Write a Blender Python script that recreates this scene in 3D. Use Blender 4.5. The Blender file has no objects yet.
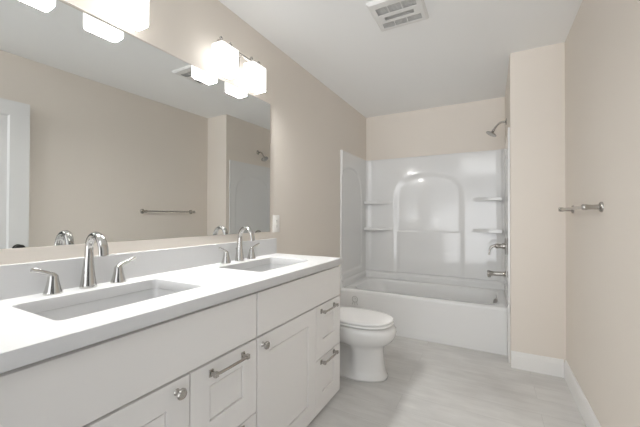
import bpy, bmesh, math, random
from mathutils import Vector, Matrix
random.seed(7)
SC = bpy.context.scene
COL = SC.collection
PI = math.pi

# ------------------------------------------------------------------ camera
cam_d = bpy.data.cameras.new('camera')
cam = bpy.data.objects.new('camera', cam_d)
COL.objects.link(cam)
cam_d.sensor_fit = 'HORIZONTAL'
cam_d.sensor_width = 36.0
cam_d.lens = 36.0 * 316.54 / 640.0
cam_d.clip_start = 0.02
_a, _t, _r = 0.4937, 0.0088, 0.0027
fw = Vector((-math.sin(_a), math.cos(_a), 0)); rt = Vector((math.cos(_a), math.sin(_a), 0)); up = Vector((0, 0, 1))
fw, up = fw * math.cos(_t) + up * math.sin(_t), up * math.cos(_t) - fw * math.sin(_t)
rt, up = rt * math.cos(_r) + up * math.sin(_r), up * math.cos(_r) - rt * math.sin(_r)
M = Matrix.Identity(4)
for i in range(3):
    M[i][0] = rt[i]; M[i][1] = up[i]; M[i][2] = -fw[i]; M[i][3] = (1.4167, 0.0, 1.1627)[i]
cam.matrix_world = M
SC.camera = cam

# ------------------------------------------------------------------ light and exposure
w = bpy.data.worlds.new('world'); SC.world = w
w.use_nodes = True
w.node_tree.nodes['Background'].inputs[0].default_value = (0.96, 1.0, 1.05, 1)
w.node_tree.nodes['Background'].inputs[1].default_value = 0.1
SHADE_EMISSION = 2.4
BULB = 150.0
SUN = 1.75
SUN_UP = 0.9
OVER = 8.0
# added soft fill suns, shining in at the open end behind the camera
def sun(name, energy, angle, direction, color):
    d = bpy.data.lights.new(name, 'SUN'); d.energy = energy; d.angle = math.radians(angle); d.color = color
    o = bpy.data.objects.new(name, d); COL.objects.link(o); o.location = (1.2, -3.0, 1.6)
    o.rotation_euler = Vector(direction).to_track_quat('-Z', 'Y').to_euler()
sun('rear_fill', SUN, 80, (0.06, 1.0, -0.06), (0.98, 1.0, 1.03))
sun('upward_fill', SUN_UP, 35, (-0.02, 1.0, 0.25), (0.98, 1.0, 1.03))  # added fill aimed slightly upward to brighten the ceiling
# added overhead fill light above the camera, with no fitting behind it
ld = bpy.data.lights.new('overhead_fill', 'AREA'); ld.shape = 'SQUARE'; ld.size = 0.8; ld.energy = OVER; ld.color = (0.98, 1.0, 1.01)
lo = bpy.data.objects.new('overhead_fill', ld); COL.objects.link(lo); lo.location = (1.25, 0.1, 2.42)
lo.rotation_euler = (Vector((1.3, 2.6, 0.2)) - Vector((1.25, 0.1, 2.42))).to_track_quat('-Z', 'Y').to_euler()
SC.view_settings.view_transform = 'Standard'
SC.view_settings.look = 'None'
SC.view_settings.gamma = 1.0
SC.view_settings.exposure = 0.18
SC.view_settings.use_curve_mapping = False
SC.cycles.max_bounces = 14
SC.cycles.diffuse_bounces = 8
SC.cycles.glossy_bounces = 6
SC.cycles.sample_clamp_indirect = 6.0

# ------------------------------------------------------------------ materials
def mat(name, col, rough=0.5, metal=0.0, noise=0.0, nscale=8.0, bump=0.0, bscale=200.0, spec=0.5, coat=0.0):
    m = bpy.data.materials.new(name); m.use_nodes = True
    nt = m.node_tree; b = nt.nodes['Principled BSDF']
    b.inputs['Base Color'].default_value = (*col, 1); b.inputs['Roughness'].default_value = rough
    b.inputs['Metallic'].default_value = metal
    b.inputs['Specular IOR Level'].default_value = spec
    b.inputs['Coat Weight'].default_value = coat
    tc = nt.nodes.new('ShaderNodeTexCoord')
    if noise > 0:
        n = nt.nodes.new('ShaderNodeTexNoise'); n.inputs['Scale'].default_value = nscale; n.inputs['Detail'].default_value = 4
        nt.links.new(tc.outputs['Object'], n.inputs['Vector'])
        r = nt.nodes.new('ShaderNodeMapRange')
        r.inputs['To Min'].default_value = 1 - noise; r.inputs['To Max'].default_value = 1 + noise
        nt.links.new(n.outputs['Fac'], r.inputs['Value'])
        mx = nt.nodes.new('ShaderNodeVectorMath'); mx.operation = 'SCALE'
        mx.inputs[0].default_value = col
        nt.links.new(r.outputs['Result'], mx.inputs['Scale'])
        nt.links.new(mx.outputs['Vector'], b.inputs['Base Color'])
    if bump > 0:
        n2 = nt.nodes.new('ShaderNodeTexNoise'); n2.inputs['Scale'].default_value = bscale; n2.inputs['Detail'].default_value = 2
        nt.links.new(tc.outputs['Object'], n2.inputs['Vector'])
        bp = nt.nodes.new('ShaderNodeBump'); bp.inputs['Strength'].default_value = bump; bp.inputs['Distance'].default_value = 0.002
        nt.links.new(n2.outputs['Fac'], bp.inputs['Height']); nt.links.new(bp.outputs['Normal'], b.inputs['Normal'])
    return m

WALL = mat('beige_wall_paint', (0.745, 0.69, 0.625), 0.62, noise=0.012, nscale=3, bump=0.12, bscale=160)
CEIL = mat('white_ceiling_paint', (0.90, 0.905, 0.90), 0.8, bump=0.1, bscale=120)
TRIM = mat('white_trim_paint', (0.80, 0.795, 0.78), 0.35)
CAB = mat('white_cabinet_paint', (0.85, 0.835, 0.82), 0.38, noise=0.006, nscale=5)
CABIN = mat('cabinet_interior', (0.45, 0.43, 0.41), 0.6)
QUARTZ = mat('white_quartz', (0.68, 0.68, 0.68), 0.5, spec=0.3, noise=0.01, nscale=40)
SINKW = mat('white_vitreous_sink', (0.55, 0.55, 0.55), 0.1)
ACRYL = mat('white_acrylic', (0.76, 0.76, 0.755), 0.10)
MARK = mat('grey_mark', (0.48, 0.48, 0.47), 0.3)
CERAM = mat('white_ceramic', (0.74, 0.735, 0.72), 0.08)
SEATP = mat('white_seat_plastic', (0.90, 0.895, 0.885), 0.2)
NICKEL = mat('brushed_nickel', (0.47, 0.45, 0.42), 0.24, 1.0, noise=0.02, nscale=60)
CHROME = mat('polished_nickel', (0.64, 0.63, 0.61), 0.1, 1.0)
DARK = mat('dark_bronze', (0.02, 0.018, 0.017), 0.35, 0.6)
DRAIN = mat('drain_metal', (0.35, 0.34, 0.33), 0.3, 1.0)
PLAST = mat('white_plastic', (0.86, 0.84, 0.81), 0.4)
VENTW = mat('vent_plastic', (0.76, 0.755, 0.74), 0.5)
VENTD = mat('vent_recess', (0.62, 0.615, 0.60), 0.8)
SLOT = mat('socket_slot', (0.05, 0.05, 0.05), 0.6)
DOORW = mat('white_door_paint', (0.74, 0.74, 0.735), 0.4)
MIRR = mat('silvered_glass', (0.80, 0.81, 0.80), 0.0, 1.0)
MBACK = mat('mirror_backing', (0.55, 0.56, 0.55), 0.5)

def glow_mat(name, strength, base):
    m = bpy.data.materials.new(name); m.use_nodes = True
    b = m.node_tree.nodes['Principled BSDF']
    b.inputs['Base Color'].default_value = (base, base, base, 1); b.inputs['Roughness'].default_value = 0.3
    b.inputs['Emission Color'].default_value = (1.0, 0.995, 0.975, 1)
    b.inputs['Emission Strength'].default_value = strength
    return m
SHADE = glow_mat('lit_opal_glass', SHADE_EMISSION, 0.35)
GLOW = glow_mat('lit_bulb_opening', BULB, 0.5)

def floor_mat():
    m = bpy.data.materials.new('grey_plank_floor'); m.use_nodes = True
    nt = m.node_tree; L = nt.links; b = nt.nodes['Principled BSDF']
    tc = nt.nodes.new('ShaderNodeTexCoord')
    mp = nt.nodes.new('ShaderNodeMapping'); mp.inputs['Location'].default_value = (0.31, 0.045, 0)
    L.new(tc.outputs['Object'], mp.inputs['Vector'])
    br = nt.nodes.new('ShaderNodeTexBrick')
    br.inputs['Scale'].default_value = 1.0
    br.inputs['Brick Width'].default_value = 1.22; br.inputs['Row Height'].default_value = 0.178
    br.inputs['Mortar Size'].default_value = 0.0012; br.inputs['Mortar Smooth'].default_value = 0.3
    br.inputs['Color1'].default_value = (0.0, 0.0, 0.0, 1); br.inputs['Color2'].default_value = (1, 1, 1, 1)
    br.inputs['Mortar'].default_value = (0.5, 0.5, 0.5, 1); br.offset = 0.37
    L.new(mp.outputs['Vector'], br.inputs['Vector'])
    # plank-to-plank shift of the grain
    mp2 = nt.nodes.new('ShaderNodeMapping'); mp2.inputs['Scale'].default_value = (1.3, 6.0, 1)
    add = nt.nodes.new('ShaderNodeVectorMath'); add.operation = 'ADD'
    sc_ = nt.nodes.new('ShaderNodeVectorMath'); sc_.operation = 'SCALE'; sc_.inputs['Scale'].default_value = 7.0
    L.new(br.outputs['Color'], sc_.inputs[0])
    L.new(tc.outputs['Object'], mp2.inputs['Vector']); L.new(mp2.outputs['Vector'], add.inputs[0]); L.new(sc_.outputs['Vector'], add.inputs[1])
    n1 = nt.nodes.new('ShaderNodeTexNoise'); n1.inputs['Scale'].default_value = 3.2; n1.inputs['Detail'].default_value = 8; n1.inputs['Roughness'].default_value = 0.62
    L.new(add.outputs['Vector'], n1.inputs['Vector'])
    n2 = nt.nodes.new('ShaderNodeTexNoise'); n2.inputs['Scale'].default_value = 2.2; n2.inputs['Detail'].default_value = 5
    L.new(tc.outputs['Object'], n2.inputs['Vector'])
    cr = nt.nodes.new('ShaderNodeValToRGB')
    e = cr.color_ramp.elements
    e[0].position = 0.28; e[0].color = (0.50, 0.49, 0.475, 1)
    e[1].position = 0.72; e[1].color = (0.74, 0.735, 0.72, 1)
    mix = nt.nodes.new('ShaderNodeMix'); mix.data_type = 'FLOAT'; mix.inputs[0].default_value = 0.55
    L.new(n1.outputs['Fac'], mix.inputs[2]); L.new(n2.outputs['Fac'], mix.inputs[3])
    L.new(mix.outputs[0], cr.inputs['Fac'])
    mm = nt.nodes.new('ShaderNodeMix'); mm.data_type = 'RGBA'; mm.blend_type = 'MULTIPLY'; mm.inputs[0].default_value = 1.0
    sepc = nt.nodes.new('ShaderNodeMapRange'); sepc.inputs['To Min'].default_value = 1.0; sepc.inputs['To Max'].default_value = 0.80
    L.new(br.outputs['Fac'], sepc.inputs['Value'])
    L.new(cr.outputs['Color'], mm.inputs[6]); L.new(sepc.outputs['Result'], mm.inputs[7])
    L.new(mm.outputs[2], b.inputs['Base Color'])
    b.inputs['Roughness'].default_value = 0.5
    bp = nt.nodes.new('ShaderNodeBump'); bp.inputs['Strength'].default_value = 0.12; bp.inputs['Distance'].default_value = 0.002
    L.new(n1.outputs['Fac'], bp.inputs['Height']); L.new(bp.outputs['Normal'], b.inputs['Normal'])
    return m
FLOOR = floor_mat()

# ------------------------------------------------------------------ helpers
def tag(o, label=None, cat=None, group=None, kind=None):
    if label: o['label'] = label
    if cat: o['category'] = cat
    if group: o['group'] = group
    if kind: o['kind'] = kind
    return o
def thing(name, label, cat, loc=(0, 0, 0), group=None, rz=0):
    o = bpy.data.objects.new(name, None); COL.objects.link(o)
    o.empty_display_size = 0.05
    o.location = loc; o.rotation_euler = (0, 0, rz)
    return tag(o, label, cat, group)
def link(name, bm, m, parent=None, smooth=False, bevel=0.0, subsurf=0, seg=2, loc=None, angle=40):
    bmesh.ops.recalc_face_normals(bm, faces=bm.faces[:])
    me = bpy.data.meshes.new(name); bm.to_mesh(me); bm.free()
    ms = m if isinstance(m, (list, tuple)) else [m]
    for x in ms: me.materials.append(x)
    o = bpy.data.objects.new(name, me); COL.objects.link(o)
    if loc is not None: o.location = loc
    if parent is not None: o.parent = parent
    if smooth:
        for p in me.polygons: p.use_smooth = True
        if angle < 180: me.set_sharp_from_angle(angle=math.radians(angle))
    if bevel > 0:
        md = o.modifiers.new('bevel', 'BEVEL'); md.width = bevel; md.segments = seg; md.limit_method = 'ANGLE'; md.angle_limit = math.radians(35)
    if subsurf:
        md = o.modifiers.new('subsurf', 'SUBSURF'); md.levels = subsurf; md.render_levels = subsurf
    return o
def copy_tree(o, parent=None):
    c = o.copy(); COL.objects.link(c)
    if parent is not None: c.parent = parent
    for ch in list(o.children): copy_tree(ch, c)
    return c
def box(bm, x0, x1, y0, y1, z0, z1):
    vs = [bm.verts.new((x, y, z)) for z in (z0, z1) for y in (y0, y1) for x in (x0, x1)]
    for f in ((0, 1, 3, 2), (4, 6, 7, 5), (0, 4, 5, 1), (2, 3, 7, 6), (0, 2, 6, 4), (1, 5, 7, 3)):
        bm.faces.new([vs[i] for i in f])
    return vs
def NB(): return bmesh.new()
def bx(*a):
    bm = NB(); box(bm, *a); return bm
def loft(bm, rings, cap0=True, cap1=True, closed=True):
    R = [[bm.verts.new(p) for p in r] for r in rings]
    n = len(R[0])
    for i in range(len(R) - 1):
        for j in range(n if closed else n - 1):
            k = (j + 1) % n
            bm.faces.new((R[i][j], R[i][k], R[i + 1][k], R[i + 1][j]))
    if cap0: bm.faces.new(R[0][::-1])
    if cap1: bm.faces.new(R[-1])
    return R
def lathe(bm, prof, origin=(0, 0, 0), axis=(0, 0, 1), n=24):
    """prof: (radius, height) pairs along axis"""
    q = Vector((0, 0, 1)).rotation_difference(Vector(axis)); o = Vector(origin)
    rings = []
    for r, h in prof:
        rings.append([o + q @ Vector((max(r, 1e-4) * math.cos(2 * PI * i / n), max(r, 1e-4) * math.sin(2 * PI * i / n), h)) for i in range(n)])
    loft(bm, rings)
def tube(bm, pts, rad, n=14, flat=None):
    """swept tube through pts; rad a number or one per point; flat=(sx,sy) squashes the section"""
    pts = [Vector(p) for p in pts]
    if not isinstance(rad, (list, tuple)): rad = [rad] * len(pts)
    rings = []; prev = None
    for i, p in enumerate(pts):
        t = (pts[min(i + 1, len(pts) - 1)] - pts[max(i - 1, 0)]).normalized()
        if prev is None:
            a = Vector((0, 1, 0)) if abs(t.y) < 0.9 else Vector((1, 0, 0))
            u = t.cross(a).normalized()
        else:
            u = (prev - t * prev.dot(t)).normalized()
        prev = u; v = t.cross(u)
        sx, sy = flat[i] if flat else (1, 1)
        rings.append([p + (u * math.cos(2 * PI * k / n) * sx + v * math.sin(2 * PI * k / n) * sy) * rad[i] for k in range(n)])
    loft(bm, rings)
def rrect(cx, cy, hx, hy, r, z, n=6):
    r = min(r, hx - 1e-4, hy - 1e-4)
    out = []
    for qx, qy, a0 in ((1, 1, 0), (-1, 1, PI / 2), (-1, -1, PI), (1, -1, 1.5 * PI)):
        for i in range(n + 1):
            a = a0 + (PI / 2) * i / n
            out.append((cx + qx * (hx - r) + r * math.cos(a), cy + qy * (hy - r) + r * math.sin(a), z))
    return out
def sstep(a, b, x):
    t = min(1, max(0, (x - a) / (b - a))); return t * t * (3 - 2 * t)
def bez(p0, p1, p2, p3, n=12):
    P = [Vector(p) for p in (p0, p1, p2, p3)]
    return [P[0] * (1 - t) ** 3 + P[1] * 3 * t * (1 - t) ** 2 + P[2] * 3 * t * t * (1 - t) + P[3] * t ** 3 for t in [i / n for i in range(n + 1)]]
def flat_with_holes(outer, holes, z0, z1):
    """slab with rounded cut-outs"""
    cu = bpy.data.curves.new('tmp', 'CURVE'); cu.dimensions = '2D'; cu.fill_mode = 'BOTH'; cu.extrude = (z1 - z0) / 2
    for loop in [outer] + holes:
        s = cu.splines.new('POLY'); s.points.add(len(loop) - 1); s.use_cyclic_u = True
        for i, p in enumerate(loop): s.points[i].co = (p[0], p[1], 0, 1)
    o = bpy.data.objects.new('tmp', cu); COL.objects.link(o)
    dg = bpy.context.evaluated_depsgraph_get()
    me = bpy.data.meshes.new_from_object(o.evaluated_get(dg))
    bm = NB(); bm.from_mesh(me)
    bmesh.ops.translate(bm, verts=bm.verts[:], vec=(0, 0, (z0 + z1) / 2))
    bmesh.ops.remove_doubles(bm, verts=bm.verts[:], dist=1e-5)
    bpy.data.objects.remove(o); bpy.data.curves.remove(cu); bpy.data.meshes.remove(me)
    return bm

# ------------------------------------------------------------------ the room
H = 2.44
W = 1.898        # right wall
XW = 1.555       # face of the short wall towards the tub
YW = 2.872       # front of the short wall
YB = 3.89        # back wall
YN = -1.0        # near wall
YT = 3.085       # front of the tub
TZ = 0.395       # rim height of the tub
def struct(name, bm, m, **k):
    return tag(link(name, bm, m, **k), kind='structure')
struct('floor', bx(-0.1, 2.1, YN - 0.1, YB + 0.1, -0.1, 0.0), FLOOR)
struct('ceiling', bx(-0.1, 2.1, YN - 0.1, YB + 0.1, H, H + 0.1), CEIL)
MY0, MY1, MZ0, MZ1 = 0.30, 1.846, 1.050, 1.977      # mirror, set in a shallow recess
bm = NB()
box(bm, -0.1, 0.0, YN, MY0, 0, H); box(bm, -0.1, 0.0, MY1, YB + 0.1, 0, H)
box(bm, -0.1, 0.0, MY0, MY1, 0, MZ0); box(bm, -0.1, 0.0, MY0, MY1, MZ1, H)
box(bm, -0.1, -0.03, MY0, MY1, MZ0, MZ1)
struct('wall_left', bm, WALL)
struct('wall_back', bx(0.0, XW, YB, YB + 0.1, 0, H), WALL)
struct('wall_alcove', bx(XW, W, YW, YB + 0.1, 0, H), WALL)
bm = NB()
D0, D1, DH = -0.72, 0.20, 2.05          # doorway in the right wall, behind the camera
box(bm, W, W + 0.1, YN, D0, 0, H); box(bm, W, W + 0.1, D1, YB + 0.1, 0, H); box(bm, W, W + 0.1, D0, D1, DH, H)
struct('wall_right', bm, WALL)

def baseboard(name, p0, p1, nrm, hgt=0.127, th=0.014):
    """profile swept from p0 to p1, nrm points into the room"""
    n = Vector((nrm[0], nrm[1], 0))
    prof = [(0, 0), (th, 0), (th, hgt * 0.74), (th * 0.86, hgt * 0.78), (th * 0.86, hgt * 0.82), (th * 0.55, hgt * 0.92), (th * 0.4, hgt), (0, hgt)]
    bm = NB(); rings = []
    for p in (p0, p1):
        rings.append([Vector((p[0], p[1], 0)) + n * a + Vector((0, 0, z)) for a, z in prof])
    loft(bm, rings)
    return struct(name, bm, TRIM)
baseboard('baseboard_right', (W, 1.2), (W, YW), (-1, 0))
baseboard('baseboard_alcove', (XW, YW), (W - 0.0145, YW), (0, -1))
baseboard('baseboard_left', (0, 1.93), (0, YT - 0.01), (1, 0))
# the end of the short baseboard returns to the tub
struct('trim_1', bx(XW - 0.014, XW - 0.0003, 2.925, YT - 0.003, 0, TZ), TRIM, bevel=0.003)

# door leaf folded back against the right wall (seen in the mirror)
def panel_front(bm, y0, y1, z0, z1, xb, xf, stile_y, rail_b, rail_t, depth, ease=0.006, quirk=0):
    """slab from xb (back) to xf (front) with one recessed flat panel in the front"""
    s = -1 if xf > xb else 1
    def rect(x, a, b, c, d): return [bm.verts.new((x, yy, zz)) for yy, zz in ((a, c), (b, c), (b, d), (a, d))]
    B = rect(xb, y0, y1, z0, z1); F = rect(xf, y0, y1, z0, z1)
    ya, yb, za, zb = y0 + stile_y, y1 - stile_y, z0 + rail_b, z1 - rail_t
    I = rect(xf, ya, yb, za, zb); R = rect(xf + s * depth, ya + ease, yb - ease, za + ease, zb - ease)
    chain = [B, F, I]
    if quirk:                                   # fine shadow gap round the inset panel
        for e in (0.0008, ease - 0.0008):
            chain.append(rect(xf + s * quirk, ya + e, yb - e, za + e, zb - e))
    chain.append(R)
    bm.faces.new(B)
    for A, C in zip(chain[:-1], chain[1:]):
        for i in range(4):
            j = (i + 1) % 4
            bm.faces.new((A[i], A[j], C[j], C[i]))
    bm.faces.new(R)
bm = NB()
panel_front(bm, 0.205, 1.057, 0.012, 2.048, 1.850, 1.818, 0.118, 0.2, 0.112, 0.010, 0.012)
dr = struct('door_1', bm, DOORW)
bm = NB(); lathe(bm, [(0.0, 0), (0.034, 0), (0.034, 0.006), (0.028, 0.010), (0.012, 0.012), (0.011, 0.026), (0.022, 0.032), (0.033, 0.045), (0.033, 0.056), (0.022, 0.066), (0.0, 0.068)], (1.818, 0.991, 0.905), (-1, 0, 0), 28)
tag(link('door_handle', bm, DARK, dr, smooth=True), 'dark bronze round knob')
for zz in (0.25, 1.05, 1.85):
    bm = NB(); tube(bm, [(1.86, 0.205, zz - 0.045), (1.86, 0.205, zz + 0.045)], 0.007, 10)
    link('door_hinge', bm, DARK, dr, smooth=True)
# casing of that doorway
bm = NB()
for y0, y1 in ((D0 - 0.06, D0), (D1 - 0.012, D1 - 0.001)):
    box(bm, W - 0.012, W, y0, y1, 0, DH + 0.06)
box(bm, W - 0.012, W, D0, D1 - 0.012, DH, DH + 0.06)
struct('trim_2', bm, TRIM)

# ------------------------------------------------------------------ bathtub
def build_tub():
    t = thing('bathtub', 'white alcove bathtub with plain apron, set between the short wall and left wall', 'bathtub', (0.776, 3.48, 0))
    ox, oy = 0.776, 3.48
    def L(bm): bmesh.ops.translate(bm, verts=bm.verts[:], vec=(-ox, -oy, 0)); return bm
    # shell: deck, rolled inner edge, basin (left end slopes as a backrest)
    x0, x1, y0, y1 = 0.004, XW - 0.0145, YT, YB - 0.012
    bm = NB(); rings = []
    def ring(a, b, c, d, r, z): return rrect((a + b) / 2, (c + d) / 2, (b - a) / 2, (d - c) / 2, r, z, 8)
    rings.append(ring(x0, x1, y0 + 0.004, y1, 0.004, TZ - 0.04))
    rings.append(ring(x0, x1, y0, y1, 0.004, TZ - 0.03))
    rings.append(ring(x0, x1, y0 + 0.001, y1, 0.004, TZ - 0.016))
    rings.append(ring(x0, x1, y0 + 0.006, y1, 0.004, TZ - 0.005))
    rings.append(ring(x0 + 0.001, x1 - 0.001, y0 + 0.016, y1 - 0.001, 0.006, TZ))
    rings.append(ring(x0 + 0.085, x1 - 0.06, y0 + 0.075, y1 - 0.085, 0.16, TZ))
    rings.append(ring(x0 + 0.095, x1 - 0.066, y0 + 0.083, y1 - 0.093, 0.16, TZ - 0.006))
    rings.append(ring(x0 + 0.105, x1 - 0.070, y0 + 0.089, y1 - 0.099, 0.16, TZ - 0.022))
    rings.append(ring(x0 + 0.17, x1 - 0.078, y0 + 0.10, y1 - 0.112, 0.16, TZ - 0.14))
    rings.append(ring(x0 + 0.25, x1 - 0.088, y0 + 0.112, y1 - 0.125, 0.16, TZ - 0.25))
    rings.append(ring(x0 + 0.30, x1 - 0.11, y0 + 0.14, y1 - 0.15, 0.14, TZ - 0.30))
    rings.append(ring(x0 + 0.36, x1 - 0.16, y0 + 0.19, y1 - 0.20, 0.12, TZ - 0.315))
    loft(bm, rings, cap0=False)
    link('basin', L(bm), ACRYL, t, smooth=True, angle=50)
    # apron: slightly set-back centre field with rounded lower corners
    bm = NB(); nx, nz = 110, 40
    V = {}
    for i in range(nx + 1):
        for j in range(nz + 1):
            x = x0 + (x1 - x0) * i / nx; z = (TZ - 0.03) * j / nz
            # signed distance to rounded field
            a, b, c, d, r = x0 + 0.11, x1 - 0.085, 0.045, 1.0, 0.09
            px = abs(x - (a + b) / 2) - (b - a) / 2 + r; pz = abs(z - (c + d) / 2) - (d - c) / 2 + r
            sd = math.hypot(max(px, 0), max(pz, 0)) + min(max(px, pz), 0) - r
            rec = 0.0022 * sstep(0.02, -0.04, sd) * sstep(TZ - 0.03, TZ - 0.09, z)
            V[i, j] = bm.verts.new((x, y0 + 0.001 + rec, z))
    for i in range(nx):
        for j in range(nz):
            bm.faces.new((V[i, j], V[i + 1, j], V[i + 1, j + 1], V[i, j + 1]))
    # thickness
    geo = bmesh.ops.extrude_face_region(bm, geom=bm.faces[:])
    for e in geo['geom']:
        if isinstance(e, bmesh.types.BMVert): e.co.y = y0 + 0.05
    link('apron', L(bm), ACRYL, t, smooth=True, angle=50)
    # overflow plate and drain
    bm = NB(); lathe(bm, [(0, 0), (0.034, -0.006), (0.034, 0.008), (0.026, 0.016), (0.0, 0.018)], (x1 - 0.076, 3.48, TZ - 0.050), (-0.90, -0.38, 0.20), 24)
    tag(link('overflow_plate', L(bm), DRAIN, t, smooth=True), 'round dark metal overflow plate')
    bm = NB(); lathe(bm, [(0, 0), (0.03, 0), (0.03, 0.003), (0.012, 0.012), (0, 0.013)], (x1 - 0.24, 3.48, TZ - 0.315), (0, 0, 1), 24)
    tag(link('drain', L(bm), DRAIN, t, smooth=True), 'round metal drain')
    # small grey ring, diamond and strokes raised on the apron near the toilet
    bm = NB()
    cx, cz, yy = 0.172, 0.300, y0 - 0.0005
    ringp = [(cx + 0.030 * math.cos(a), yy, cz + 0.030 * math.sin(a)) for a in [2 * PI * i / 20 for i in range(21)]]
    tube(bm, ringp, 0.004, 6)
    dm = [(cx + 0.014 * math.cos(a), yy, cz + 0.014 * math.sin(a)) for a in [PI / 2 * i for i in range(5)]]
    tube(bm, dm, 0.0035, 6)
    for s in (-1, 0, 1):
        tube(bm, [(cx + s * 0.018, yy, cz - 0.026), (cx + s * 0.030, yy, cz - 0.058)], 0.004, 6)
    tag(link('ring_mark', L(bm), MARK, t, smooth=True), 'faint grey ring-shaped mark')
build_tub()

# ------------------------------------------------------------------ tub surround
SZ0, SZ1 = TZ, 1.878
def grid_panel(bm, fn, u0, u1, v0, v1, nu, nv, back):
    V = {}
    for i in range(nu + 1):
        for j in range(nv + 1):
            u = u0 + (u1 - u0) * i / nu; v = v0 + (v1 - v0) * j / nv
            V[i, j] = bm.verts.new(fn(u, v))
    for i in range(nu):
        for j in range(nv):
            bm.faces.new((V[i, j], V[i + 1, j], V[i + 1, j + 1], V[i, j + 1]))
    geo = bmesh.ops.extrude_face_region(bm, geom=bm.faces[:])
    for e in geo['geom']:
        if isinstance(e, bmesh.types.BMVert): back(e)
def arch_sd(u, v, cu, half, vbot, vspring, rise):
    """signed distance-like value of a flat-arched field (negative inside)"""
    R = (half * half + rise * rise) / (2 * rise)
    vc = vspring + rise - R
    top = (math.hypot(u - cu, v - vc) if v > vc else abs(u - cu)) - R
    side = abs(u - cu) - half
    bot = vbot - v
    # rounded intersection
    m = max(side, top); k = 0.20
    h = max(k - abs(side - top), 0) / k
    return max(m + h * h * h * k / 6, bot)
def build_surround():
    t = thing('tub_surround', 'glossy white three-sided tub surround with arched panel and moulded shelves', 'tub surround', (0.776, YB - 0.01, TZ))
    def L(bm): bmesh.ops.translate(bm, verts=bm.verts[:], vec=(-0.776, -(YB - 0.01), -TZ)); return bm
    xa, xb = 0.003, XW - 0.004
    SEAM = 0.474
    def back(u, v):
        y = YB - 0.020
        cov = 0.075                                            # coved corners
        for d in (u - xa, xb - u):
            if d < cov: y -= 0.045 * (1 - d / cov) ** 2.2
            y -= 0.006 * math.exp(-((d - 0.055) / 0.013) ** 2)        # slim bead beside the cove
        y += 0.014 * sstep(0.012, -0.060, arch_sd(u, v, 0.765, 0.395, 0.0, 1.555, 0.125)) - 0.008
        y -= 0.007 * sstep(0.998, 0.975, v) * sstep(-0.03, -0.07, arch_sd(u, v, 0.765, 0.395, 0.0, 1.555, 0.125))
        if v < SEAM + 0.012:
            y -= 0.012 * sstep(SEAM - 0.010, SEAM - 0.026, v)
            y += 0.014 * math.exp(-((v - SEAM) / 0.0055) ** 2)
        if v > SZ1 - 0.012: y += 0.006 * sstep(SZ1 - 0.012, SZ1, v)
        return (u, y, v)
    bm = NB()
    def bk(e): e.co.y = YB - 0.001
    grid_panel(bm, back, xa, xb, SZ0 + 0.001, SZ1, 150, 300, bk)
    link('back_panel', L(bm), ACRYL, t, smooth=True, angle=60)
    yb = YB - 0.022
    def side(x_face, s, yf):
        def fn(u, v):
            x = 0.016 if s > 0 else 0.0085
            x += (0.012 if s > 0 else 0.005) * sstep(yf + 0.020, yf + 0.002, u)                 # thicker front trim
            x -= (0.010 if s > 0 else 0.005) * sstep(0.010, -0.016, arch_sd(u, v, 3.36, 0.335, 0.545, 1.58, 0.13)) 
            if v < SEAM + 0.012:
                x += 0.006 * sstep(SEAM - 0.010, SEAM - 0.026, v)
                x -= 0.006 * math.exp(-((v - SEAM) / 0.006) ** 2)
            return (x_face + s * x, u, v)
        bm = NB()
        def bk2(e): e.co.x = x_face + s * 0.001
        grid_panel(bm, fn, yf, yb, SZ0 + 0.001, SZ1 - 0.003, 90, 150, bk2)
        link('side_panel', L(bm), ACRYL, t, smooth=True, angle=60)
    side(0.0, 1, YT + 0.002); side(XW, -1, 2.925)
    # moulded shelves in the two corners
    for s, xs in ((1, 0.022), (-1, XW - 0.03)):
        for zz in ((1.340, 1.012) if s > 0 else (1.356, 1.016)):
            N = 26; top = []; w_ = 0.345 if s > 0 else 0.295
            bm = NB(); outl = []
            for i in range(N + 1):
                f = i / N
                d = 0.095 * (1 - sstep(0.40, 0.95, f)) + 0.002
                outl.append((xs + s * w_ * f, YB - 0.030 - d))
            rings = []
            for j, (dz, ins) in enumerate(((-0.010, 0.008), (-0.006, 0.0), (0.024, 0.0), (0.028, 0.004))):
                f_ = [(x, min(y + ins, YB - 0.031), zz - 0.014 + dz) for x, y in outl]
                b_ = [(x, YB - 0.022, zz - 0.014 + dz) for x, y in outl[::-1]]
                rings.append(f_ + b_)
            loft(bm, rings)
            link('shelf', L(bm), ACRYL, t, smooth=True, angle=35)
build_surround()

# ------------------------------------------------------------------ shower fittings on the short wall's inner face
XS = XW - 0.009   # inside of the right panel
t = thing('shower_head', 'brushed nickel shower head on a curved arm high above the tub', 'shower head', (XW, 3.46, 2.062))
bm = NB(); lathe(bm, [(0, 0), (0.030, 0), (0.030, 0.003), (0.022, 0.010), (0.011, 0.014), (0, 0.014)], (0, 0, 0), (-1, 0, 0), 24)
link('flange', bm, NICKEL, t, smooth=True)
bm = NB(); tube(bm, bez((-0.01, 0, 0), (-0.05, 0, 0.005), (-0.075, 0, -0.008), (-0.105, 0, -0.062), 14), 0.0095, 12)
link('shower_arm', bm, NICKEL, t, smooth=True)
bm = NB(); lathe(bm, [(0, -0.002), (0.010, -0.002), (0.013, 0.006), (0.013, 0.014), (0.010, 0.02), (0.016, 0.030), (0.040, 0.042), (0.050, 0.047), (0.050, 0.053), (0.042, 0.055), (0, 0.054)], (-0.105, 0, -0.062), (-0.50, -0.10, -0.86), 26)
link('spray_head', bm, NICKEL, t, smooth=True)
t = thing('tub_valve', 'nickel lever tub valve with round plate above the spout', 'valve', (XS, 3.46, 0.885))
bm = NB(); lathe(bm, [(0, 0), (0.082, 0), (0.082, 0.003), (0.074, 0.009), (0.034, 0.013), (0, 0.013)], (0, 0, 0), (-1, 0, 0), 36)
link('escutcheon', bm, NICKEL, t, smooth=True)
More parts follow.
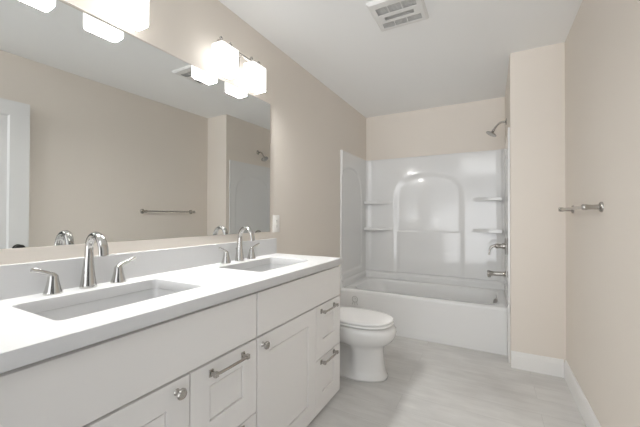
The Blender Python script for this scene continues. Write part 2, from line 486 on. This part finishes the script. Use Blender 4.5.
bm = NB(); lathe(bm, [(0, 0.01), (0.030, 0.01), (0.028, 0.03), (0.021, 0.036), (0.020, 0.060), (0.024, 0.066), (0.024, 0.082), (0.018, 0.090), (0, 0.091)], (0, 0, 0), (-1, 0, 0), 24)
link('valve_body', bm, NICKEL, t, smooth=True)
bm = NB(); tube(bm, bez((-0.076, 0, 0), (-0.125, 0, 0.006), (-0.138, 0, -0.03), (-0.140, -0.008, -0.088), 14), [0.014, 0.014, 0.0135, 0.013, 0.0125, 0.012, 0.0115, 0.011, 0.0105, 0.010, 0.0095, 0.009, 0.0085, 0.008, 0.008], 12)
link('lever', bm, NICKEL, t, smooth=True)
t = thing('tub_spout', 'nickel tub spout low over the end of the bathtub', 'tub spout', (XS, 3.46, 0.622))
bm = NB(); lathe(bm, [(0, 0), (0.032, 0), (0.032, 0.006), (0.025, 0.012), (0.021, 0.03), (0.0205, 0.10), (0.024, 0.125), (0.030, 0.142), (0.030, 0.152), (0.024, 0.158), (0, 0.156)], (0, 0, 0), (-1, 0, -0.02), 26)
link('spout_body', bm, NICKEL, t, smooth=True)
bm = NB(); lathe(bm, [(0, 0), (0.012, 0), (0.014, 0.02), (0.011, 0.024), (0, 0.024)], (-0.140, 0, -0.018), (0, 0, -1), 18)
link('spout_outlet', bm, NICKEL, t, smooth=True)

# ------------------------------------------------------------------ towel bar on the right wall
t = thing('towel_bar', 'brushed nickel towel bar on two round posts across the right wall', 'towel bar', (W, 2.33, 1.212))
yb0, yb1 = -0.315, 0.29
bm = NB(); tube(bm, [(-0.066, yb0 - 0.012, 0), (-0.066, yb1 + 0.012, 0)], 0.0085, 14)
link('bar', bm, NICKEL, t, smooth=True)
for yy in (yb0, yb1):
    bm = NB()
    lathe(bm, [(0, 0), (0.026, 0), (0.026, 0.005), (0.022, 0.010), (0.013, 0.013), (0.011, 0.035), (0.0125, 0.056), (0.0145, 0.060), (0.0145, 0.074), (0.011, 0.080), (0, 0.081)], (0, yy, 0), (-1, 0, 0), 24)
    link('post', bm, NICKEL, t, smooth=True)

# ------------------------------------------------------------------ vanity
CZ0, CZ1 = 0.848, 0.888
def pull(parent, yc, zc, ln):
    """bar pull on a drawer front: two feet, two cups, a slim bar"""
    xf = 0.540
    bm = NB(); h = ln / 2
    for s in (-1, 1):
        box(bm, xf + 0.0002, xf + 0.006, yc + s * h - 0.009, yc + s * h + 0.009, zc - 0.013, zc + 0.013)
        box(bm, xf + 0.006, xf + 0.026, yc + s * h - 0.006, yc + s * h + 0.006, zc - 0.007, zc + 0.007)
        box(bm, xf + 0.020, xf + 0.034, yc + s * h - 0.008, yc + s * h + 0.008, zc - 0.009, zc + 0.009)
    tube(bm, [(xf + 0.028, yc - h, zc), (xf + 0.030, yc - h * 0.7, zc), (xf + 0.030, yc + h * 0.7, zc), (xf + 0.028, yc + h, zc)], 0.0056, 10)
    return tag(link('handle', bm, NICKEL, parent, smooth=True, bevel=0.0012), 'nickel bar pull')
def knob(parent, yc, zc):
    bm = NB(); lathe(bm, [(0, 0.0002), (0.011, 0.0002), (0.009, 0.004), (0.007, 0.012), (0.011, 0.016), (0.0165, 0.021), (0.0175, 0.026), (0.014, 0.031), (0.012, 0.030), (0, 0.0325)], (0.540, yc, zc), (1, 0, 0), 24)
    return tag(link('knob', bm, NICKEL, parent, smooth=True), 'round nickel knob')
def cabinet(label, y0, y1, door_split, door_first_knob):
    t = thing('vanity_cabinet', label, 'cabinet', (0, 0, 0), 'sink base cabinets of the double vanity')
    # carcass
    bm = NB(); T = 0.016
    box(bm, 0.002, 0.518, y0, y0 + T, 0, CZ0 - 0.001); box(bm, 0.002, 0.518, y1 - T, y1, 0, CZ0 - 0.001)
    box(bm, 0.002, 0.018, y0 + T, y1 - T, 0.0, CZ0 - 0.001)
    box(bm, 0.018, 0.518, y0 + T, y1 - T, 0.02, 0.036)
    box(bm, 0.500, 0.518, y0 + T, y1 - T, CZ0 - 0.055, CZ0 - 0.001)
    box(bm, 0.500, 0.518, y0 + T, y1 - T, 0.60, 0.66)
    box(bm, 0.500, 0.518, y0 + T, y1 - T, 0.0, 0.05)
    box(bm, 0.500, 0.518, door_split - 0.03, door_split + 0.03, 0.05, 0.60)
    link('carcass', bm, CAB, t)
    g = 0.0025
    link('false_front', bx(0.519, 0.540, y0 + g, y1 - g, 0.648, CZ0 - 0.014), CAB, t, bevel=0.0015)
    def front(nm, a, b, c, d):
        bm = NB(); panel_front(bm, a + g, b - g, c + g, d - g, 0.519, 0.540, 0.082, 0.098, 0.078, 0.004, 0.0055, 0.011)
        return link(nm, bm, CAB, t)
    dd = front('door', y0, door_split, 0.022, 0.642)
    knob(dd, door_split - 0.050 if door_first_knob == 'right' else y0 + 0.036, 0.604)
    for c, d, zc in ((0.332, 0.642, 0.605), (0.022, 0.332, 0.309)):
        f = front('drawer', door_split, y1, c, d)
        yc = (door_split + y1) / 2
        pull(f, yc - (0.0 if door_first_knob == 'right' else 0.020), zc, 0.164 if door_first_knob == 'right' else 0.168)
    return t
cabinet('white sink base cabinet under the nearer basin, round knob at its door\'s right edge', 0.205, 1.064, 0.724, 'right')
cabinet('white sink base cabinet at the toilet end, round knob at its door\'s left edge', 1.067, 1.912, 1.585, 'left')

SINKS = ((0.277, 0.642), (0.277, 1.472))
SHX, SHY = 0.150, 0.238
t = thing('countertop', 'white quartz double vanity countertop with low backsplash', 'countertop', (0.28, 1.05, CZ0))
bm = flat_with_holes([(0.001, 0.190), (0.5576, 0.190), (0.5576, 1.9186), (0.001, 1.9186)],
                     [[p[:2] for p in rrect(cx, cy, SHX, SHY, 0.022, 0, 6)] for cx, cy in SINKS], CZ0, CZ1)
bmesh.ops.translate(bm, verts=bm.verts[:], vec=(-0.28, -1.05, -CZ0))
link('slab', bm, QUARTZ, t, bevel=0.0015)
bm = bx(0.001, 0.020, 0.190, 1.9186, CZ1 + 0.0002, 0.9995)
bmesh.ops.translate(bm, verts=bm.verts[:], vec=(-0.28, -1.05, -CZ0))
link('backsplash', bm, QUARTZ, t, bevel=0.0015)

def sink(label, cx, cy):
    t = thing('sink', label, 'sink', (cx, cy, CZ0), 'undermount basins of the double vanity')
    bm = NB(); z = -0.0005
    prof = [(0.012, 0.0, 0.03), (0.002, 0.0, 0.026), (0.001, -0.003, 0.024), (-0.004, -0.05, 0.026), (-0.010, -0.10, 0.034), (-0.020, -0.122, 0.045), (-0.042, -0.134, 0.055), (-0.10, -0.139, 0.05)]
    rings = [rrect(0, 0, SHX + e, SHY + e, r, z + dz, 6) for e, dz, r in prof]
    outer = [rrect(0, 0, SHX + e + 0.008, SHY + e + 0.008, r, z + dz - 0.008, 6) for e, dz, r in prof[::-1]]
    loft(bm, outer + rings, True, True)
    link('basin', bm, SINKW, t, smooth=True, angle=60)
    bm = NB(); lathe(bm, [(0, 0), (0.026, 0), (0.026, 0.003), (0.018, 0.004), (0.016, 0.008), (0, 0.010)], (0, 0, -0.1395), (0, 0, 1), 24)
    tag(link('drain', bm, NICKEL, t, smooth=True), 'round nickel drain')
    bm = NB(); lathe(bm, [(0, 0), (0.011, 0), (0.011, 0.002), (0, 0.003)], (-SHX + 0.0075, 0, -0.055), (1, 0, 0.08), 18)
    tag(link('overflow_ring', bm, NICKEL, t, smooth=True), 'small nickel overflow ring')
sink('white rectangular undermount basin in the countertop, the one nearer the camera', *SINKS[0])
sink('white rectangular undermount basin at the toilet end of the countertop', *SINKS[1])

def make_faucet(label, y):
    t = thing('faucet', label, 'faucet', (0.062, y, CZ1), 'widespread faucets behind the basins')
    # spout: flared foot, neck, wide flattened arc
    bm = NB()
    pts = [(0, 0, 0.0002), (0, 0, 0.004), (0, 0, 0.02), (0.0, 0, 0.05), (0.001, 0, 0.09), (0.002, 0, 0.125)]
    rad = [0.028, 0.0285, 0.0255, 0.0215, 0.0175, 0.0152]
    arc = bez((0.003, 0, 0.14), (0.004, 0, 0.222), (0.084, 0, 0.224), (0.102, 0, 0.148), 16)
    fl = [(1, 1)] * 6
    for i, p in enumerate(arc):
        pts.append(tuple(p)); f = i / 16
        rad.append(0.0142); fl.append((1 - 0.30 * f, 1 + 0.22 * f))
    pts.append((0.104, 0, 0.128)); rad.append(0.0142); fl.append((0.70, 1.22))
    tube(bm, pts, rad, 20, fl)
    link('spout', bm, CHROME, t, smooth=True)
    bm = NB(); lathe(bm, [(0, 0), (0.0075, 0), (0.0075, 0.002), (0, 0.002)], (0.104, 0, 0.1275), (0.1, 0, -1), 14)
    link('aerator', bm, DRAIN, t, smooth=True)
    bm = NB(); tube(bm, [(-0.026, 0, 0.01), (-0.026, 0, 0.075)], 0.0025, 8); lathe(bm, [(0, 0), (0.005, 0.001), (0.005, 0.006), (0, 0.008)], (-0.026, 0, 0.073), (0, 0, 1), 12)
    link('lift_rod', bm, CHROME, t, smooth=True)
    for s in (-1, 1):
        bm = NB()
        lathe(bm, [(0, 0.0002), (0.0275, 0.0002), (0.028, 0.003), (0.0245, 0.014), (0.0195, 0.034), (0.016, 0.052), (0.0155, 0.060), (0.013, 0.066), (0, 0.069)], (0, s * 0.111, 0), (0, 0, 1), 24)
        hb = link('handle_base', bm, CHROME, t, smooth=True)
        bm = NB()
        pts = bez((0.0, s * 0.107, 0.058), (0.0, s * 0.119, 0.074), (0.004, s * 0.139, 0.080), (0.010, s * 0.176, 0.094), 12)
        tube(bm, pts, [0.011, 0.0115, 0.011, 0.0095, 0.008, 0.007, 0.0066, 0.0064, 0.0062, 0.006, 0.006, 0.0058, 0.005], 14, [(1 - 0.35 * i / 12, 1 + 0.3 * i / 12) for i in range(13)])
        link('lever', bm, CHROME, hb, smooth=True)
    return t
f0 = make_faucet('polished nickel gooseneck faucet behind the basin nearer the camera', 0.649)
f1 = copy_tree(f0); f1.location.y = 1.478
f1['label'] = 'polished nickel gooseneck faucet behind the basin at the toilet end'

# ------------------------------------------------------------------ mirror
def mirror():
    t = thing('wall_mirror', 'large frameless rectangular mirror on the left wall above the double vanity', 'mirror', (0, 1.04, 1.052))
    y0, y1, z0, z1 = MY0 + 0.001 - 1.04, MY1 - 0.001 - 1.04, MZ0 + 0.001 - 1.052, MZ1 - 0.001 - 1.052
    tilt = 0.018
    def xf(y): return 0.011 + tilt * (y - y1)
    bm = NB()
    q = [(y0, z0), (y1, z0), (y1, z1), (y0, z1)]
    B = [bm.verts.new((-0.0295, y, z)) for y, z in q]; F = [bm.verts.new((xf(y) - 0.0012, y, z)) for y, z in q]
    bm.faces.new(B); bm.faces.new(F)
    for i in range(4): bm.faces.new((B[i], B[(i + 1) % 4], F[(i + 1) % 4], F[i]))
    link('backing', bm, MBACK, t)
    bm = NB()
    B = [bm.verts.new((xf(y) - 0.001, y, z)) for y, z in q]; F = [bm.verts.new((xf(y) + 0.0005, y, z)) for y, z in q]
    bm.faces.new(B); bm.faces.new(F)
    for i in range(4): bm.faces.new((B[i], B[(i + 1) % 4], F[(i + 1) % 4], F[i]))
    link('glass', bm, MIRR, t)
mirror()

# ------------------------------------------------------------------ vanity lights
def make_light(label, y):
    t = thing('vanity_light', label, 'wall light', (0, y, 2.04), 'two-shade vanity lights above the mirror')
    bm = NB(); loft(bm, [[(x, p[0], p[1]) for p in [(a, b) for a, b, _ in rrect(0, 0.07, hx, 0.055, 0.012, 0)]] for x, hx in ((0.0005, 0.062), (0.016, 0.062), (0.022, 0.056))])
    link('backplate', bm, NICKEL, t, smooth=True)
    bm = NB(); tube(bm, [(0.018, 0, 0.085), (0.05, 0, 0.087), (0.0875, 0, 0.098)], 0.008, 12)
    link('arm', bm, NICKEL, t, smooth=True)
    link('crossbar', bx(0.078, 0.097, -0.185, 0.185, 0.0935, 0.104), NICKEL, t, bevel=0.002)
    for s in (-1, 1):
        bm = NB(); yy = s * 0.128
        rings = []
        for z, e, r in ((0.086, -0.010, 0.012), (0.082, 0.0, 0.016), (-0.056, 0.0, 0.016), (-0.062, -0.003, 0.016)):
            rings.append(rrect(0.0875, yy, 0.0425 + e, 0.069 + e, r, z, 5))
        loft(bm, rings, cap0=True, cap1=False)
        tag(link('lamp_shade', bm, SHADE, t, smooth=True, angle=40), 'lit white opal glass shade')
        bm = NB(); loft(bm, [rrect(0.0875, yy, 0.0385, 0.065, 0.014, z, 5) for z in (-0.058, -0.0625)])
        tag(link('bulb_opening', bm, GLOW, t), 'bright lit underside of the shade')
        bm = NB(); lathe(bm, [(0, 0.0), (0.012, 0.0), (0.012, 0.006), (0, 0.006)], (0.0875, yy, 0.0875), (0, 0, 1), 16)
        link('socket_cap', bm, NICKEL, t, smooth=True)
        for d in (-0.035, 0.035):
            bm = NB(); lathe(bm, [(0, 0.0), (0.005, 0.0), (0.005, 0.008), (0.009, 0.012), (0.010, 0.018), (0.006, 0.025), (0, 0.027)], (0.0875, yy + d, 0.1042), (0, 0, 1), 14)
            link('finial', bm, NICKEL, t, smooth=True)
    return t
v0 = make_light('two-shade nickel vanity light above the mirror, fully in view beside the ceiling line', 1.456)
v1 = copy_tree(v0); v1.location.y = 0.650
v1['label'] = 'two-shade nickel vanity light nearest the camera, cut by the photo\'s top edge'

# ------------------------------------------------------------------ wall outlet
t = thing('wall_outlet', 'white decorator outlet plate on the left wall at the mirror\'s corner', 'outlet', (0, 1.935, 1.107))
bm = NB(); loft(bm, [[(x, a, b) for a, b, _ in rrect(0, 0, 0.041 - e, 0.064 - e, 0.006, 0)] for x, e in ((0.0004, 0), (0.004, 0), (0.0062, 0.003))])
link('cover_plate', bm, PLAST, t, smooth=True)
for zz in (-0.020, 0.020):
    bm = NB(); loft(bm, [[(x, a, b + zz) for a, b, _ in rrect(0, 0, 0.0165 - e, 0.0165 - e, 0.003, 0)] for x, e in ((0.006, 0), (0.0078, 0), (0.0084, 0.001))])
    s_ = link('socket', bm, PLAST, t, smooth=True)
    bm = NB(); box(bm, 0.0083, 0.0087, -0.007, -0.005, zz - 0.002, zz + 0.007); box(bm, 0.0083, 0.0087, 0.005, 0.007, zz - 0.002, zz + 0.006); box(bm, 0.0083, 0.0087, -0.002, 0.002, zz - 0.010, zz - 0.006)
    tag(link('slots', bm, SLOT, s_), 'dark plug slots')

# ------------------------------------------------------------------ ceiling vent
def vent():
    t = thing('exhaust_vent', 'square white slotted exhaust fan grille on the ceiling', 'vent', (0.918, 1.945, H))
    hx = 0.156
    # shell: sloped sides from the ceiling, flat face with openings
    sl = [(-0.122, -0.100), (-0.100, -0.020), (0.010, 0.036), (0.066, 0.122)]
    rows = [(-0.100, -0.030, -0.118, 0.118, (-0.045, 0.035)), (0.000, 0.038, -0.090, 0.090, ()), (0.062, 0.118, -0.122, 0.122, (-0.045, 0.035))]
    loops = []
    for a, b, xl, xr, cuts in rows:
        xs = [xl] + [c for c in cuts] + [xr]
        for i in range(len(xs) - 1):
            p, q = xs[i] + (0.003 if i else 0), xs[i + 1] - (0.003 if i < len(xs) - 2 else 0)
            loops.append([(x, y) for x, y, _ in rrect((p + q) / 2, (a + b) / 2, (q - p) / 2, (b - a) / 2, 0.006, 0, 3)])
    fx = hx - 0.012
    bm = flat_with_holes([(-fx, -fx), (fx, -fx), (fx, fx), (-fx, fx)], loops, -0.019, -0.0155)
    link('grille', bm, VENTW, t)
    bm = NB()
    q = [(-1, -1), (1, -1), (1, 1), (-1, 1)]
    A = [[bm.verts.new((x * s, y * s, z)) for x, y in q] for s, z in ((hx, -0.0005), (hx, -0.008), (fx, -0.019), (fx - 0.001, -0.0150), (hx - 0.006, -0.0005))]
    for i in range(5):
        for j in range(4):
            bm.faces.new((A[i][j], A[i][(j + 1) % 4], A[(i + 1) % 5][(j + 1) % 4], A[(i + 1) % 5][j]))
    link('frame', bm, VENTW, t)
    link('recess', bx(-fx + 0.004, fx - 0.004, -fx + 0.004, fx - 0.004, -0.005, -0.0008), VENTD, t)
    for a, b, xl, xr, cuts in rows:
        n = max(3, int(round((b - a) / 0.011)))
        bm = NB()
        for i in range(n):
            y = a + (b - a) * (i + 0.5) / n
            vs = box(bm, xl - 0.004, xr + 0.004, y - 0.0042, y + 0.0005, -0.0150, -0.0138)
            for v in vs: v.co.z += (v.co.y - y) * 1.1 + 0.003
        link('louvres', bm, VENTW, t)
vent()

# ------------------------------------------------------------------ toilet
def toilet():
    t = thing('toilet', 'white elongated toilet with closed lid between vanity and bathtub', 'toilet', (0.0, 2.235, 0))
    N = 48
    def ring(xb, xf, w, z, narrow=1.0, x_n=0.53, egg=0.06):
        xc = xb + (xf - xb) * 0.56
        out = []
        for i in range(N):
            a = 2 * PI * i / N
            c, s = math.cos(a), math.sin(a)
            x = xc + (xf - xc if c > 0 else xc - xb) * (abs(c) ** 0.92) * (1 if c >= 0 else -1)
            y = w * (abs(s) ** 0.88) * (1 if s >= 0 else -1)
            f = narrow + (1 - narrow) * sstep(x_n - 0.035, x_n + 0.015, x)
            out.append((x, y * f, z))
        return out
    bm = NB()
    rings = [ring(0.12, 0.764, 0.140, 0.0005, 0.9), ring(0.12, 0.766, 0.141, 0.016, 0.9), ring(0.125, 0.758, 0.134, 0.026, 0.84),
             ring(0.13, 0.748, 0.125, 0.06, 0.52), ring(0.14, 0.740, 0.120, 0.11, 0.44), ring(0.14, 0.735, 0.119, 0.16, 0.44), ring(0.14, 0.734, 0.122, 0.205, 0.48),
             ring(0.13, 0.744, 0.134, 0.230, 0.72), ring(0.11, 0.772, 0.154, 0.252, 0.86), ring(0.08, 0.800, 0.170, 0.275, 0.95), ring(0.06, 0.819, 0.180, 0.305, 1.0),
             ring(0.05, 0.827, 0.185, 0.335, 1.0), ring(0.045, 0.824, 0.186, 0.358, 1), ring(0.045, 0.812, 0.182, 0.372, 1), ring(0.05, 0.795, 0.172, 0.378, 1)]
    loft(bm, rings)
    link('bowl', bm, CERAM, t, smooth=True, angle=180)
    def slab(nm, z0, z1, xb, xf, w, m, dome=0.0):
        bm = NB(); h = z1 - z0
        R = [ring(xb + 0.008, xf - 0.008, w - 0.008, z0), ring(xb + 0.002, xf - 0.002, w - 0.002, z0 + h * 0.2), ring(xb, xf, w, z0 + h * 0.5), ring(xb + 0.003, xf - 0.003, w - 0.003, z0 + h * 0.85), ring(xb + 0.010, xf - 0.010, w - 0.010, z1)]
        if dome:
            R += [ring(xb + 0.05, xf - 0.05, w - 0.05, z1 + dome * 0.6), ring(xb + 0.12, xf - 0.12, w - 0.11, z1 + dome)]
        loft(bm, R)
        return link(nm, bm, m, t, smooth=True, angle=180)
    slab('seat', 0.3865, 0.4015, 0.245, 0.806, 0.180, SEATP)
    slab('lid', 0.4075, 0.4245, 0.235, 0.804, 0.179, SEATP, 0.006)
    for s in (-1, 1):
        bm = NB()
        tube(bm, [(0.235, s * 0.075 - 0.02, 0.398), (0.235, s * 0.075 + 0.02, 0.398)], 0.012, 12)
        link('hinge', bm, SEATP, t, smooth=True)
    bm = NB(); loft(bm, [rrect(0.108, 0, hx, hy, 0.035, z, 6) for z, hx, hy in ((0.377, 0.080, 0.195), (0.39, 0.086, 0.202), (0.55, 0.090, 0.212), (0.722, 0.093, 0.218))])
    link('tank', bm, CERAM, t, smooth=True)
    bm = NB(); loft(bm, [rrect(0.108, 0, hx, hy, 0.035, z, 6) for z, hx, hy in ((0.7225, 0.096, 0.222), (0.728, 0.100, 0.226), (0.748, 0.100, 0.226), (0.756, 0.094, 0.220))])
    link('tank_lid', bm, CERAM, t, smooth=True)
    bm = NB(); tube(bm, [(0.202, -0.15, 0.665), (0.218, -0.15, 0.665), (0.222, -0.14, 0.664), (0.224, -0.07, 0.655)], [0.008, 0.008, 0.007, 0.006], 10)
    tag(link('flush_lever', bm, CHROME, t, smooth=True), 'nickel flush lever')
toilet()
